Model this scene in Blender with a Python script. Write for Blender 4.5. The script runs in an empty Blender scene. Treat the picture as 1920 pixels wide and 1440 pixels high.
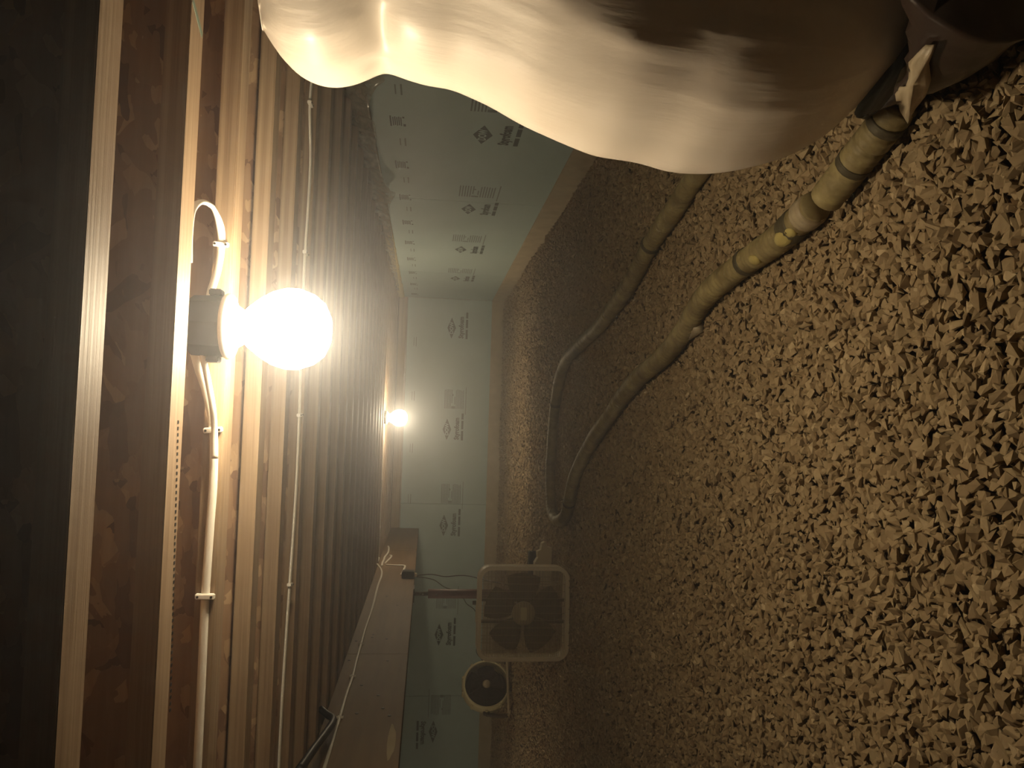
import bpy, bmesh, math, random
import numpy as np
from mathutils import Vector, Matrix, noise

random.seed(7)
rng = np.random.default_rng(11)
scene = bpy.context.scene
C = scene.collection

# ------------------------------------------------------------------ camera
# The photograph was taken with the phone on its side: image left is up.
F, HS, VU, VV = 1420.0, .035, 650, 802       # focal length (px), horizon slope, vanishing point (upright px)
CAM = Vector((0, 0, .85))
_Y = Vector((VU-720, -(VV-960), -F)).normalized()
_Z = Vector((1, -HS, 0)).cross(_Y).normalized()
_X = _Y.cross(_Z)
W2C = Matrix((_X, _Y, _Z))                     # rows: world axes in upright camera axes (right, up, back)
c_right, c_up, c_back = W2C.col[0], W2C.col[1], W2C.col[2]
cam_d = bpy.data.cameras.new('camera')
cam_d.sensor_fit = 'HORIZONTAL'; cam_d.sensor_width = 36; cam_d.lens = 36*F/1920
cam_d.clip_start = .02
cam = bpy.data.objects.new('camera', cam_d); C.objects.link(cam)
rot = Matrix((-c_up, c_right, c_back)).transposed()
cam.matrix_world = Matrix.Translation(CAM) @ rot.to_4x4()
scene.camera = cam

def pix(px, py, ax, val):
    """point where the ray through photo pixel (px, py) meets the plane  axis ax = val"""
    d = W2C @ Vector((1440-py-720, -(px-960), -F))
    return CAM + d*((val-CAM[ax])/d[ax])

# ------------------------------------------------------------------ world, exposure
w = bpy.data.worlds.new('world'); scene.world = w; w.use_nodes = True
w.node_tree.nodes['Background'].inputs[0].default_value = (.02, .015, .01, 1)
w.node_tree.nodes['Background'].inputs[1].default_value = .1
vs = scene.view_settings
vs.view_transform = 'Standard'; vs.look = 'None'; vs.gamma = 1; vs.use_curve_mapping = False
vs.exposure = 0.3
scene.cycles.max_bounces = 5
scene.cycles.diffuse_bounces = 3
scene.cycles.glossy_bounces = 2
scene.cycles.adaptive_threshold = .06
scene.cycles.volume_bounces = 0

# ------------------------------------------------------------------ dimensions
JB = 1.231                     # underside of the joists
JW, JT, JD = .064, .037, .30   # flange width, thickness, joist depth
WX, FY = 1.45, 8.9             # face of the right and far foam walls
LX, BY = -6.0, -2.2
GX, GB = -1.235, .912          # girder face, girder underside
LIGHT = (1.0, .80, .52)

# ------------------------------------------------------------------ materials
def mat(name, col=(.5, .5, .5), rough=.6, metal=0, spec=.4):
    m = bpy.data.materials.new(name); m.use_nodes = True
    b = m.node_tree.nodes['Principled BSDF']
    b.inputs['Base Color'].default_value = (*col, 1); b.inputs['Roughness'].default_value = rough
    b.inputs['Metallic'].default_value = metal; b.inputs['Specular IOR Level'].default_value = spec
    return m
def nd(m, t, **k):
    n = m.node_tree.nodes.new(t)
    for a, v in k.items(): setattr(n, a, v)
    return n
def lk(m, a, b): m.node_tree.links.new(a, b)
def pb(m): return m.node_tree.nodes['Principled BSDF']
def ramp(m, fac, stops):
    r = nd(m, 'ShaderNodeValToRGB')
    el = r.color_ramp.elements
    while len(el) < len(stops): el.new(.5)
    for e, (p, c) in zip(el, stops): e.position = p; e.color = (*c, 1)
    lk(m, fac, r.inputs[0]); return r.outputs[0]
def coords(m, scale=(1, 1, 1), kind='Object'):
    tc = nd(m, 'ShaderNodeTexCoord'); mp = nd(m, 'ShaderNodeMapping')
    mp.inputs['Scale'].default_value = scale
    lk(m, tc.outputs[kind], mp.inputs[0]); return mp.outputs[0]
def nz(m, vec, scale, detail=4, rough=.55):
    n = nd(m, 'ShaderNodeTexNoise'); n.inputs['Scale'].default_value = scale
    n.inputs['Detail'].default_value = detail; n.inputs['Roughness'].default_value = rough
    if vec is not None: lk(m, vec, n.inputs['Vector'])
    return n.outputs['Fac']
def mixc(m, fac, a, b, mode='MIX'):
    x = nd(m, 'ShaderNodeMix', data_type='RGBA', blend_type=mode)
    if isinstance(fac, (int, float)): x.inputs[0].default_value = fac
    else: lk(m, fac, x.inputs[0])
    for s, v in ((6, a), (7, b)):
        if isinstance(v, tuple): x.inputs[s].default_value = (*v, 1)
        else: lk(m, v, x.inputs[s])
    return x.outputs[2]
def bump(m, h, s=.3, d=.01):
    b = nd(m, 'ShaderNodeBump'); b.inputs['Strength'].default_value = s; b.inputs['Distance'].default_value = d
    lk(m, h, b.inputs['Height']); lk(m, b.outputs[0], pb(m).inputs['Normal'])
def base(m, c): lk(m, c, pb(m).inputs['Base Color'])

def make_osb(name, dark=(.17, .095, .055), mid=(.30, .19, .112), light=(.47, .33, .19), sc=(13, 30, 36)):
    m = mat(name, rough=.6)
    cols = []; hgt = None
    for ang, off in ((.55, 0), (-.75, 7.3), (.1, 3.1)):
        tc = nd(m, 'ShaderNodeTexCoord'); mp = nd(m, 'ShaderNodeMapping', vector_type='POINT')
        mp.inputs['Rotation'].default_value = (0, ang, 0); mp.inputs['Location'].default_value = (off, off*.3, off)
        lk(m, tc.outputs['Object'], mp.inputs[0])
        sm = nd(m, 'ShaderNodeMapping'); sm.inputs['Scale'].default_value = sc; lk(m, mp.outputs[0], sm.inputs[0])
        wn = nd(m, 'ShaderNodeTexNoise'); wn.inputs['Scale'].default_value = 1.5; lk(m, sm.outputs[0], wn.inputs['Vector'])
        ad = nd(m, 'ShaderNodeVectorMath', operation='MULTIPLY_ADD'); lk(m, wn.outputs['Color'], ad.inputs[0])
        ad.inputs[1].default_value = (.5, .5, .5); lk(m, sm.outputs[0], ad.inputs[2])
        vo = nd(m, 'ShaderNodeTexVoronoi', distance='CHEBYCHEV'); vo.inputs['Scale'].default_value = 1.0; lk(m, ad.outputs[0], vo.inputs['Vector'])
        sp = nd(m, 'ShaderNodeSeparateColor'); lk(m, vo.outputs['Color'], sp.inputs[0]); cols.append(sp)
    c = ramp(m, cols[0].outputs[0], [(0, dark), (.3, mid), (.7, mid), (1, light)])
    for q_ in cols[1:]:
        cc = ramp(m, q_.outputs[0], [(0, dark), (.3, mid), (.7, mid), (1, light)])
        th = nd(m, 'ShaderNodeMath', operation='GREATER_THAN'); lk(m, q_.outputs[1], th.inputs[0]); th.inputs[1].default_value = .58
        c = mixc(m, th.outputs[0], c, cc)
    g = nz(m, coords(m, (6, 90, 90)), 1.0, 3)
    c2 = mixc(m, .45, c, ramp(m, g, [(.3, (.62, .5, .4)), (.7, (1, 1, 1))]), 'MULTIPLY')
    base(m, c2); bump(m, sp.outputs[1], .35, .004)
    return m
M = {}
M['osb'] = make_osb('osb')
def make_wood(name, a, b, lam=True):
    m = mat(name, rough=.62)
    g = nz(m, coords(m, (1.6, 110, 110)), 1.0, 5, .6)
    big = nz(m, coords(m, (2.2, 9, 9)), 1.0, 2)
    c = ramp(m, g, [(.3, a), (.68, b)])
    c = mixc(m, .5, c, ramp(m, big, [(.3, (.62, .54, .46)), (.7, (1, 1, 1))]), 'MULTIPLY')
    base(m, c); bump(m, g, .35, .003)
    return m
M['flange'] = make_wood('flange_wood', (.235, .155, .092), (.39, .285, .178))
M['sill'] = make_wood('sill_wood', (.34, .24, .13), (.50, .38, .23))
# girder plywood
m = mat('girder_wood', rough=.65)
g = nz(m, coords(m, (40, 1.5, 26)), 1.0, 5, .6); bg = nz(m, coords(m, (2, 1.3, 3.5)), 1.0, 4)
c = ramp(m, g, [(.25, (.17, .105, .052)), (.75, (.26, .17, .085))])
c = mixc(m, .7, c, ramp(m, bg, [(.3, (.55, .48, .40)), (.7, (1, 1, 1))]), 'MULTIPLY')
base(m, c); bump(m, g, .2, .003); M['girder'] = m
# foam
m = mat('blue_foam', (.26, .50, .54), .55, spec=.3)
n1 = nz(m, coords(m, (1, 1, 1)), 3.0, 4)
base(m, mixc(m, .6, (.50, .635, .61), ramp(m, n1, [(.3, (.86, .9, .9)), (.7, (1, 1, 1))]), 'MULTIPLY')); M['foam'] = m
M['ink'] = mat('print_ink', (.035, .06, .06), .6)
M['ink_faint'] = mat('print_ink_faint', (.17, .225, .22), .6)
# concrete / tan strip
m = mat('tan_strip', rough=.8)
n1 = nz(m, coords(m), 9, 6); base(m, ramp(m, n1, [(.3, (.42, .35, .22)), (.7, (.55, .47, .32))])); bump(m, n1, .3, .01); M['strip'] = m
m = mat('concrete', rough=.85)
n1 = nz(m, coords(m), 6, 6); base(m, ramp(m, n1, [(.3, (.30, .27, .22)), (.7, (.42, .38, .31))])); M['concrete'] = m
# soil and gravel
m = mat('soil', rough=.95); n1 = nz(m, coords(m), 30, 6)
base(m, ramp(m, n1, [(.3, (.10, .07, .04)), (.7, (.20, .145, .08))])); bump(m, n1, .8, .02); M['soil'] = m
m = mat('gravel', rough=.85, spec=.2)
at = nd(m, 'ShaderNodeAttribute', attribute_name='tone')
n1 = nz(m, coords(m), 60, 4)
c = ramp(m, at.outputs['Fac'], [(0, (.22, .157, .087)), (.35, (.325, .243, .140)), (.8, (.37, .283, .166)), (1, (.50, .40, .25))])
base(m, mixc(m, .5, c, ramp(m, n1, [(.3, (.7, .66, .6)), (.7, (1, 1, 1))]), 'MULTIPLY')); bump(m, n1, .3, .004); M['gravel'] = m
# white insulation jacket
m = mat('white_jacket', (.68, .61, .53), .52, spec=.3)
v = coords(m, (1, 1, 1)); n1 = nz(m, v, 5, 4); n2 = nz(m, coords(m, (30, 30, 3)), 1.0, 4)
base(m, mixc(m, .5, (.70, .63, .54), ramp(m, n1, [(.3, (.88, .84, .78)), (.7, (1, 1, 1))]), 'MULTIPLY')); bump(m, n2, .22, .01)
pb(m).inputs['Coat Weight'].default_value = .12; pb(m).inputs['Coat Roughness'].default_value = .25; M['jacket'] = m
m = mat('shade_dark_sheet', (.045, .03, .022), .35); n1 = nz(m, coords(m), 9, 3); bump(m, n1, .3, .02); M['shade_dark_sheet'] = m  # near-black stands for the shade under the duct
m = mat('flap', (.42, .34, .22), .45); n1 = nz(m, coords(m), 14, 4); bump(m, n1, .3, .01); M['flap'] = m
# clear plastic
m = bpy.data.materials.new('clear_plastic'); m.use_nodes = True
b = m.node_tree.nodes['Principled BSDF']; b.inputs['Base Color'].default_value = (.72, .68, .55, 1); b.inputs['Roughness'].default_value = .16
tr = nd(m, 'ShaderNodeBsdfTransparent'); mx = nd(m, 'ShaderNodeMixShader')
n1 = nz(m, coords(m, (1, 4, 8)), 3, 3)
mr = nd(m, 'ShaderNodeMapRange'); lk(m, n1, mr.inputs[0]); mr.inputs[1].default_value = .3; mr.inputs[2].default_value = .75
mr.inputs[3].default_value = .25; mr.inputs[4].default_value = .75
lk(m, mr.outputs[0], mx.inputs[0]); lk(m, tr.outputs[0], mx.inputs[1]); lk(m, b.outputs[0], mx.inputs[2])
lk(m, mx.outputs[0], m.node_tree.nodes['Material Output'].inputs[0]); M['plastic'] = m
m = mat('yellow_batt', (.62, .52, .26), .95); n1 = nz(m, coords(m), 40, 5); bump(m, n1, .9, .02); M['batt'] = m
# hose
m = mat('hose', rough=.6)
n1 = nz(m, coords(m), 14, 5); n2 = nz(m, coords(m), 70, 3)
c = ramp(m, n1, [(.3, (.14, .105, .045)), (.55, (.25, .20, .09)), (.75, (.34, .28, .12))])
base(m, c); bump(m, n2, .25, .004); M['hose'] = m
M['hose_patch'] = mat('hose_patch', (.42, .35, .12), .5)
M['tape'] = mat('dark_tape', (.07, .058, .03), .6)
M['collar'] = mat('collar', (.34, .28, .18), .4)
M['white_pl'] = mat('white_plastic', (.80, .76, .68), .4)
M['cable'] = mat('cable_jacket', (.82, .78, .68), .45)
M['black_pl'] = mat('black_plastic', (.022, .022, .024), .45)
M['box'] = mat('box_plastic', (.055, .06, .065), .5)
M['porcelain'] = mat('porcelain', (.86, .84, .80), .2)
M['steel_red'] = mat('red_steel', (.13, .045, .035), .5)
M['steel'] = mat('steel', (.10, .09, .08), .45, .6)
M['fan_frame'] = mat('fan_frame', (.78, .68, .50), .5)
M['grill'] = mat('fan_grill', (.36, .29, .18), .5)
M['fan_hub'] = mat('fan_hub', (.44, .36, .22), .5)
M['blade'] = mat('fan_blade', (.19, .15, .09), .6)
M['cream'] = mat('cream_plastic', (.62, .55, .34), .45)
M['dark_grill'] = mat('dark_grill', (.07, .05, .035), .5)
M['fan_dark'] = mat('fan_dark', (.055, .038, .025), .5)
M['stand'] = mat('stand_tube', (.42, .34, .22), .4)
M['nail'] = mat('nail', (.03, .022, .018), .5, .5)
M['scrap'] = mat('scrap_foam', (.70, .62, .44), .8)
M['mark'] = mat('green_crayon', (.20, .26, .20), .8)
def emis(name, col, s):
    m = bpy.data.materials.new(name); m.use_nodes = True
    nt = m.node_tree; nt.nodes.clear()
    e = nt.nodes.new('ShaderNodeEmission'); e.inputs[0].default_value = (*col, 1); e.inputs[1].default_value = s
    o = nt.nodes.new('ShaderNodeOutputMaterial'); t = nt.nodes.new('ShaderNodeBsdfTransparent'); a = nt.nodes.new('ShaderNodeAddShader')
    nt.links.new(e.outputs[0], a.inputs[0]); nt.links.new(t.outputs[0], a.inputs[1]); nt.links.new(a.outputs[0], o.inputs[0])
    m.cycles.emission_sampling = 'NONE'; return m
M['bulb'] = emis('bulb_glow', (1, .88, .66), 12)

# ------------------------------------------------------------------ helpers
def obj(name, me, material=None, parent=None, smooth=False, loc=None):
    if isinstance(me, bmesh.types.BMesh):
        bm = me; me = bpy.data.meshes.new(name); bm.to_mesh(me); bm.free()
    if material is not None and not me.materials:
        me.materials.append(M[material] if isinstance(material, str) else material)
    if smooth:
        me.polygons.foreach_set('use_smooth', [True]*len(me.polygons))
    o = bpy.data.objects.new(name, me); C.objects.link(o)
    if parent is not None: o.parent = parent
    if loc is not None: o.location = loc
    return o
def tag(o, label, cat, group=None):
    o['label'] = label; o['category'] = cat
    if group: o['group'] = group
    return o
def thing(name, label, cat, loc=(0, 0, 0), group=None, rotz=0):
    o = bpy.data.objects.new(name, None); C.objects.link(o); o.location = loc; o.rotation_euler = (0, 0, rotz)
    o.empty_display_size = .05
    return tag(o, label, cat, group)
def struct(o): o['kind'] = 'structure'; return o
def box(bm, x0, x1, y0, y1, z0, z1, bev=0):
    r = bmesh.ops.create_cube(bm, size=1)
    for v in r['verts']:
        v.co = Vector((x0+(x1-x0)*(v.co.x+.5), y0+(y1-y0)*(v.co.y+.5), z0+(z1-z0)*(v.co.z+.5)))
    if bev:
        es = list({e for v in r['verts'] for e in v.link_edges})
        bmesh.ops.bevel(bm, geom=es, offset=bev, segments=2, affect='EDGES', clamp_overlap=True)
    return bm
def boxm(x0, x1, y0, y1, z0, z1, bev=0):
    return box(bmesh.new(), min(x0, x1), max(x0, x1), min(y0, y1), max(y0, y1), min(z0, z1), max(z0, z1), bev)
def smooth_path(pts, n=8):
    P = [Vector(p) for p in pts]; P = [P[0]*2-P[1]]+P+[P[-1]*2-P[-2]]; out = []
    for i in range(1, len(P)-2):
        for k in range(n):
            t = k/n; a, b, c, d = P[i-1], P[i], P[i+1], P[i+2]
            out.append(.5*((2*b)+(c-a)*t+(2*a-5*b+4*c-d)*t*t+(3*b-a-3*c+d)*t**3))
    out.append(P[-2]); return out
def sweep(pts, ra, rb=None, up=(0, 0, 1), seg=10, bm=None, cap=True):
    """tube along pts; ra across, rb along the up direction; ra may be a list"""
    bm = bm or bmesh.new(); up = Vector(up); rings = []
    for i, p in enumerate(pts):
        t = (pts[min(i+1, len(pts)-1)]-pts[max(i-1, 0)]).normalized()
        s = t.cross(up)
        if s.length < 1e-3: s = t.cross(Vector((1, .3, .2)))
        s.normalize(); n = s.cross(t)
        a = ra[i] if isinstance(ra, (list, tuple)) else ra
        b = a if rb is None else rb
        rings.append([bm.verts.new(p+s*a*math.cos(2*math.pi*k/seg)+n*b*math.sin(2*math.pi*k/seg)) for k in range(seg)])
    for A, B in zip(rings, rings[1:]):
        for k in range(seg): bm.faces.new((A[k], A[(k+1) % seg], B[(k+1) % seg], B[k]))
    if cap:
        bm.faces.new(rings[0][::-1]); bm.faces.new(rings[-1])
    bmesh.ops.recalc_face_normals(bm, faces=bm.faces)
    return bm
def lathe(prof, seg=24, bm=None, mtx=None):
    """(r, z) profile around z"""
    bm = bm or bmesh.new(); rings = []; mtx = mtx or Matrix()
    for r, z in prof:
        if r < 1e-6: rings.append([bm.verts.new(mtx @ Vector((0, 0, z)))])
        else: rings.append([bm.verts.new(mtx @ Vector((r*math.cos(2*math.pi*k/seg), r*math.sin(2*math.pi*k/seg), z))) for k in range(seg)])
    for A, B in zip(rings, rings[1:]):
        for k in range(seg):
            a = A[k % len(A)]; a2 = A[(k+1) % len(A)]; b = B[k % len(B)]; b2 = B[(k+1) % len(B)]
            f = []
            for v in (a, a2, b2, b):
                if v not in f: f.append(v)
            if len(f) > 2: bm.faces.new(f)
    bmesh.ops.recalc_face_normals(bm, faces=bm.faces)
    return bm

# ------------------------------------------------------------------ floor
def ground(x, y):
    return .018*noise.noise(Vector((x*.7, y*.7, 3)))+.010*noise.noise(Vector((x*2.1, y*2.1, 9)))
bm = bmesh.new()
nx, ny = 76, 112
vv = [[bm.verts.new((LX+(WX+.05-LX)*i/nx, BY+(FY+.05-BY)*j/ny, 0)) for i in range(nx+1)] for j in range(ny+1)]
for r in vv:
    for v in r: v.co.z = ground(v.co.x, v.co.y)-.022
for j in range(ny):
    for i in range(nx): bm.faces.new((vv[j][i], vv[j][i+1], vv[j+1][i+1], vv[j+1][i]))
floor = struct(obj('floor', bm, 'soil'))
floor['label'] = 'crawl space ground of loose tan crushed stone'

def stone_mesh(i):
    r = np.random.default_rng(100+i)
    p = r.normal(size=(10, 3)); p /= np.linalg.norm(p, axis=1)[:, None]
    p = np.sign(p)*np.abs(p)**.8
    p *= np.array([1, r.uniform(.62, .95), r.uniform(.5, .8)])*r.uniform(.8, 1.12, (10, 1))
    b = bmesh.new()
    for q in p: b.verts.new(q)
    res = bmesh.ops.convex_hull(b, input=b.verts)
    bmesh.ops.delete(b, geom=[v for v in b.verts if not v.link_faces], context='VERTS')
    bmesh.ops.triangulate(b, faces=b.faces)
    b.verts.ensure_lookup_table(); b.verts.index_update()
    V = np.array([v.co[:] for v in b.verts]); T = np.array([[v.index for v in f.verts] for f in b.faces]); b.free()
    return V, T
VAR = [stone_mesh(i) for i in range(20)]
def rand_rot(n):
    yaw = rng.uniform(0, 2*np.pi, n); tl = rng.normal(0, .30, n); ta = rng.uniform(0, 2*np.pi, n)   # settled flat, a little tilted
    q1_ = np.stack([np.cos(tl/2), np.cos(ta)*np.sin(tl/2), np.sin(ta)*np.sin(tl/2)], 1)
    cy_, sy_ = np.cos(yaw/2), np.sin(yaw/2)
    a = q1_[:, 0]*cy_; b = q1_[:, 1]*cy_+q1_[:, 2]*sy_; c = q1_[:, 2]*cy_-q1_[:, 1]*sy_; d = q1_[:, 0]*sy_
    return np.stack([1-2*(c*c+d*d), 2*(b*c-a*d), 2*(b*d+a*c), 2*(b*c+a*d), 1-2*(b*b+d*d), 2*(c*d-a*b),
                     2*(b*d-a*c), 2*(c*d+a*b), 1-2*(b*b+c*c)], 1).reshape(n, 3, 3)
pos = []
for (y0, y1, cell) in ((.45, 3.0, .0142), (3.0, 5.2, .019), (5.2, FY, .031)):
    for yy in np.arange(y0, y1, cell):
        xl = max(LX, -.60*yy-.35); xr = min(WX-.01, .60*yy+.45)
        xs = np.arange(xl, xr, cell)
        pos.append(np.stack([xs+rng.uniform(-.5, .5, len(xs))*cell, yy+rng.uniform(-.5, .5, len(xs))*cell, np.full(len(xs), cell)], 1))
pos = np.concatenate(pos); N = len(pos)
size = np.where(pos[:, 1] < 3, .0165, pos[:, 2]*1.1)*.84*np.exp(rng.normal(0, .24, N))
zz = np.array([ground(x, y) for x, y, _ in pos])+rng.normal(-.006, .0030, N)
big = rng.random(N) < .03
size[big] *= 1.5
size = np.minimum(size, .0195)
P = np.stack([pos[:, 0], pos[:, 1], zz], 1)
R = rand_rot(N); tone = np.clip(rng.normal(.5, .2, N), 0, 1); var = rng.integers(0, len(VAR), N)
# the 300 nearest stones in frame are pieces of their own
D = np.array(W2C.transposed())   # cam <- world
rel = P-np.array(CAM); cr = rel @ np.array(W2C)       # columns right, up, back
uu = 720+F*cr[:, 0]/-cr[:, 2]; vq = 960-F*cr[:, 1]/-cr[:, 2]
ok = (uu > 12) & (uu < 1225) & (vq < 1908) & (cr[:, 2] < 0)
apparent = np.where(ok, size/-cr[:, 2], 0)
own = np.argsort(-apparent)[:300]; is_own = np.zeros(N, bool); is_own[own] = True
def joined(idx, name):
    Vs, Ts, Tn, off = [], [], [], 0
    for k, (V, T) in enumerate(VAR):
        ii = idx[var[idx] == k]
        if not len(ii): continue
        q = np.einsum('nij,vj->nvi', R[ii], V)*size[ii][:, None, None]+P[ii][:, None, :]
        n, nv = len(ii), len(V)
        Vs.append(q.reshape(-1, 3)); Ts.append((T[None]+(np.arange(n)*nv)[:, None, None]+off).reshape(-1, 3))
        Tn.append(np.repeat(tone[ii], nv)); off += n*nv
    Vs = np.concatenate(Vs); Ts = np.concatenate(Ts); Tn = np.concatenate(Tn)
    me = bpy.data.meshes.new(name)
    me.vertices.add(len(Vs)); me.vertices.foreach_set('co', Vs.astype(np.float32).ravel())
    me.loops.add(Ts.size); me.loops.foreach_set('vertex_index', Ts.astype(np.int32).ravel())
    me.polygons.add(len(Ts)); me.polygons.foreach_set('loop_start', np.arange(0, Ts.size, 3, dtype=np.int32))
    me.polygons.foreach_set('use_smooth', np.zeros(len(Ts), bool))
    me.update(calc_edges=True)
    a = me.attributes.new('tone', 'FLOAT', 'POINT'); a.data.foreach_set('value', Tn.astype(np.float32))
    return me
gr = obj('gravel', joined(np.where(~is_own)[0], 'gravel'), 'gravel', floor); gr['kind'] = 'stuff'
SM = []
for k, (V, T) in enumerate(VAR):
    me = bpy.data.meshes.new('stone'); me.from_pydata(V.tolist(), [], T.tolist())
    a = me.attributes.new('tone', 'FLOAT', 'POINT'); a.data.foreach_set('value', np.full(len(V), .15+.75*k/19, np.float32))
    me.materials.append(M['gravel']); SM.append(me)
for i in own:
    o = bpy.data.objects.new('stone', SM[var[i]]); C.objects.link(o); o.parent = floor
    o.matrix_local = Matrix.Translation(P[i]) @ Matrix(R[i]).to_4x4() @ Matrix.Scale(size[i], 4)

# ------------------------------------------------------------------ ceiling and joists
struct(obj('ceiling', boxm(LX, WX+.4, BY, FY+.3, JB+JD, JB+JD+.03), 'osb'))
NJ = 29
JX0, JX1 = LX, WX+.17
def joist_back(k): return .935+.3035*k           # k = 0 is the highest joist in the photograph
fl = boxm(JX0, JX1, -JW/2, JW/2, 0, JT, .0015)
fl_me = bpy.data.meshes.new('bottom_flange'); fl.to_mesh(fl_me); fl.free(); fl_me.materials.append(M['flange'])
bmw = boxm(JX0, JX1, -.006, .006, JT-.008, JD-JT+.008); web_me = bpy.data.meshes.new('web'); bmw.to_mesh(web_me); bmw.free(); web_me.materials.append(M['osb'])
jl = {0: 'shadowed wooden floor joist crossing highest in the photo, pale underside',
      1: 'wooden floor joist just above the bright bulb, brightest lit underside, cable looping from behind it',
      2: 'wooden floor joist that carries the black bulb box and two stapled white cables',
      3: 'wooden floor joist directly behind the bright bulb, below the box joist',
      4: 'wooden floor joist second behind the bulb box, just above the cabled one',
      5: 'wooden floor joist with one long white cable stapled along its underside'}
ORD = ['first', 'second', 'third', 'fourth', 'fifth', 'sixth', 'seventh', 'eighth', 'ninth', 'tenth']
for k in range(6, 16): jl[k] = f'wooden floor joist, {ORD[k-6]} one farther back than the cable-carrying joist'
for k in range(0, NJ-2):
    y = joist_back(k)-JW/2
    if y+.04 > FY+.25: continue
    j = thing('floor_joist', jl.get(k, 'thin-looking wooden floor joist at the far end of the row, around the distant bulb'),
              'joist', (0, y, JB), 'wooden floor joists under the subfloor')
    for nm, me, z in (('bottom_flange', fl_me, 0), ('web', web_me, 0), ('top_flange', fl_me, JD-JT)):
        o = bpy.data.objects.new(nm, me); C.objects.link(o); o.parent = j; o.location = (.13*((k*37) % 11)*0, 0, z)
    if k == 1:
        b_ = bmesh.new()
        for i_ in range(46):
            q_ = pix(334-15*i_/45, 790+540*i_/45, 2, JB)
            box(b_, q_.x-.0035, q_.x+.0015, q_.y-y-.003, q_.y-y+.003, -.0006, .0004)
        obj('roller_mark', b_, 'nail', j)
        q_ = pix(365, 25, 2, JB); b_ = bmesh.new()
        box(b_, q_.x-.005, q_.x+.005, -.03, .03, -.0006, .0004)
        bmesh.ops.rotate(b_, verts=b_.verts, cent=(q_.x, 0, 0), matrix=Matrix.Rotation(.5, 3, 'Z'))
        obj('crayon_mark', b_, 'mark', j)

# ------------------------------------------------------------------ walls
def text_mesh(s, size, bold=0):
    cu = bpy.data.curves.new('t', 'FONT'); cu.body = s; cu.size = size; cu.align_x = 'CENTER'; cu.align_y = 'CENTER'
    cu.offset = bold; cu.resolution_u = 2
    o = bpy.data.objects.new('t', cu); C.objects.link(o)
    dg = bpy.context.evaluated_depsgraph_get(); dg.update()
    me = bpy.data.meshes.new_from_object(o.evaluated_get(dg))
    V = [v.co.copy() for v in me.vertices]; Fc = [list(p.vertices) for p in me.polygons]
    bpy.data.objects.remove(o); bpy.data.curves.remove(cu); bpy.data.meshes.remove(me)
    return V, Fc
T_STY = text_mesh('Styrofoam', .075, .0035); T_DOW = text_mesh('DOW', .058, .002)
class Print:
    """flat ink on a board, u to the right and v up, on the wall plane"""
    def __init__(s, org, ru, nrm, flip=1): s.bm = bmesh.new(); s.o = Vector(org); s.u = Vector(ru)*flip; s.v = Vector((0, 0, flip)); s.n = Vector(nrm)
    def p(s, a, b, h): return s.o+s.u*a+s.v*b+s.n*h
    def poly(s, pts, h=.0012, mi=0):
        f = s.bm.faces.new([s.bm.verts.new(s.p(a, b, h)) for a, b in pts]); f.material_index = mi
    def rect(s, a, b, w, h, mi=0): s.poly([(a-w/2, b-h/2), (a+w/2, b-h/2), (a+w/2, b+h/2), (a-w/2, b+h/2)], mi=mi)
    def text(s, T, a, b, h, mi, sx=1):
        vs_ = [s.bm.verts.new(s.p(a+v.x*sx, b+v.y, h)) for v in T[0]]
        for f in T[1]:
            try: s.bm.faces.new([vs_[i] for i in f]).material_index = mi
            except ValueError: pass
    def done(s, name, parent, mats):
        me = bpy.data.meshes.new(name); s.bm.to_mesh(me); s.bm.free()
        for q in mats: me.materials.append(M[q])
        return obj(name, me, None, parent)
def logo(org, ru, nrm, parent, flip=1):
    p = Print(org, ru, nrm, flip)
    p.poly([(-.125, 0), (0, -.05), (.125, 0), (0, .05)], .0010, 0)
    p.text(T_DOW, 0, 0, .0016, 1, .95)
    p.text(T_STY, .01, -.115, .0012, 0, .82)
    for a, wd in ((-.10, .11), (.025, .10), (.125, .07)): p.rect(a+.03, -.178, wd, .024)
    p.done('printed_logo', parent, ('ink', 'foam'))
def fine_print(org, ru, nrm, parent, flip=1):
    p = Print(org, ru, nrm, flip); r = random.Random(5)
    for cx, wd, n in ((0, .23, 3),):
        for i in range(14):
            if i == 6: continue
            wl = wd*(.55+.45*r.random()) if i % 4 == 3 else wd*(.9+.1*r.random())
            p.rect(-wd/2+wl/2+(.03 if 4 < i < 8 else 0), .11-i*.0165, wl*(.7 if 4 < i < 8 else 1), .008)
    p.poly([(.03, .018), (.045, .008), (.06, .018), (.045, .028)])
    p.rect(-.10, .012, .03, .045)
    p.rect(-.02, -.135, .32, .007)
    p.done('printed_text', parent, ('ink_faint',))
def edge_mark(org, ru, nrm, parent, faint=False):
    p = Print(org, ru, nrm)
    if faint:
        p.rect(0, .012, .10, .006); p.rect(0, -.014, .11, .008)
    else:
        p.rect(0, .034, .13, .008); p.rect(-.045, -.032, .03, .012); p.rect(.05, -.028, .02, .010)
        for i in range(5): p.rect(-.002+.006*(i % 2), .022-i*.0095, .105, .0055)
    p.done('printed_mark', parent, ('ink_faint' if faint else 'ink',) if not faint else ('ink_faint',))

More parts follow.
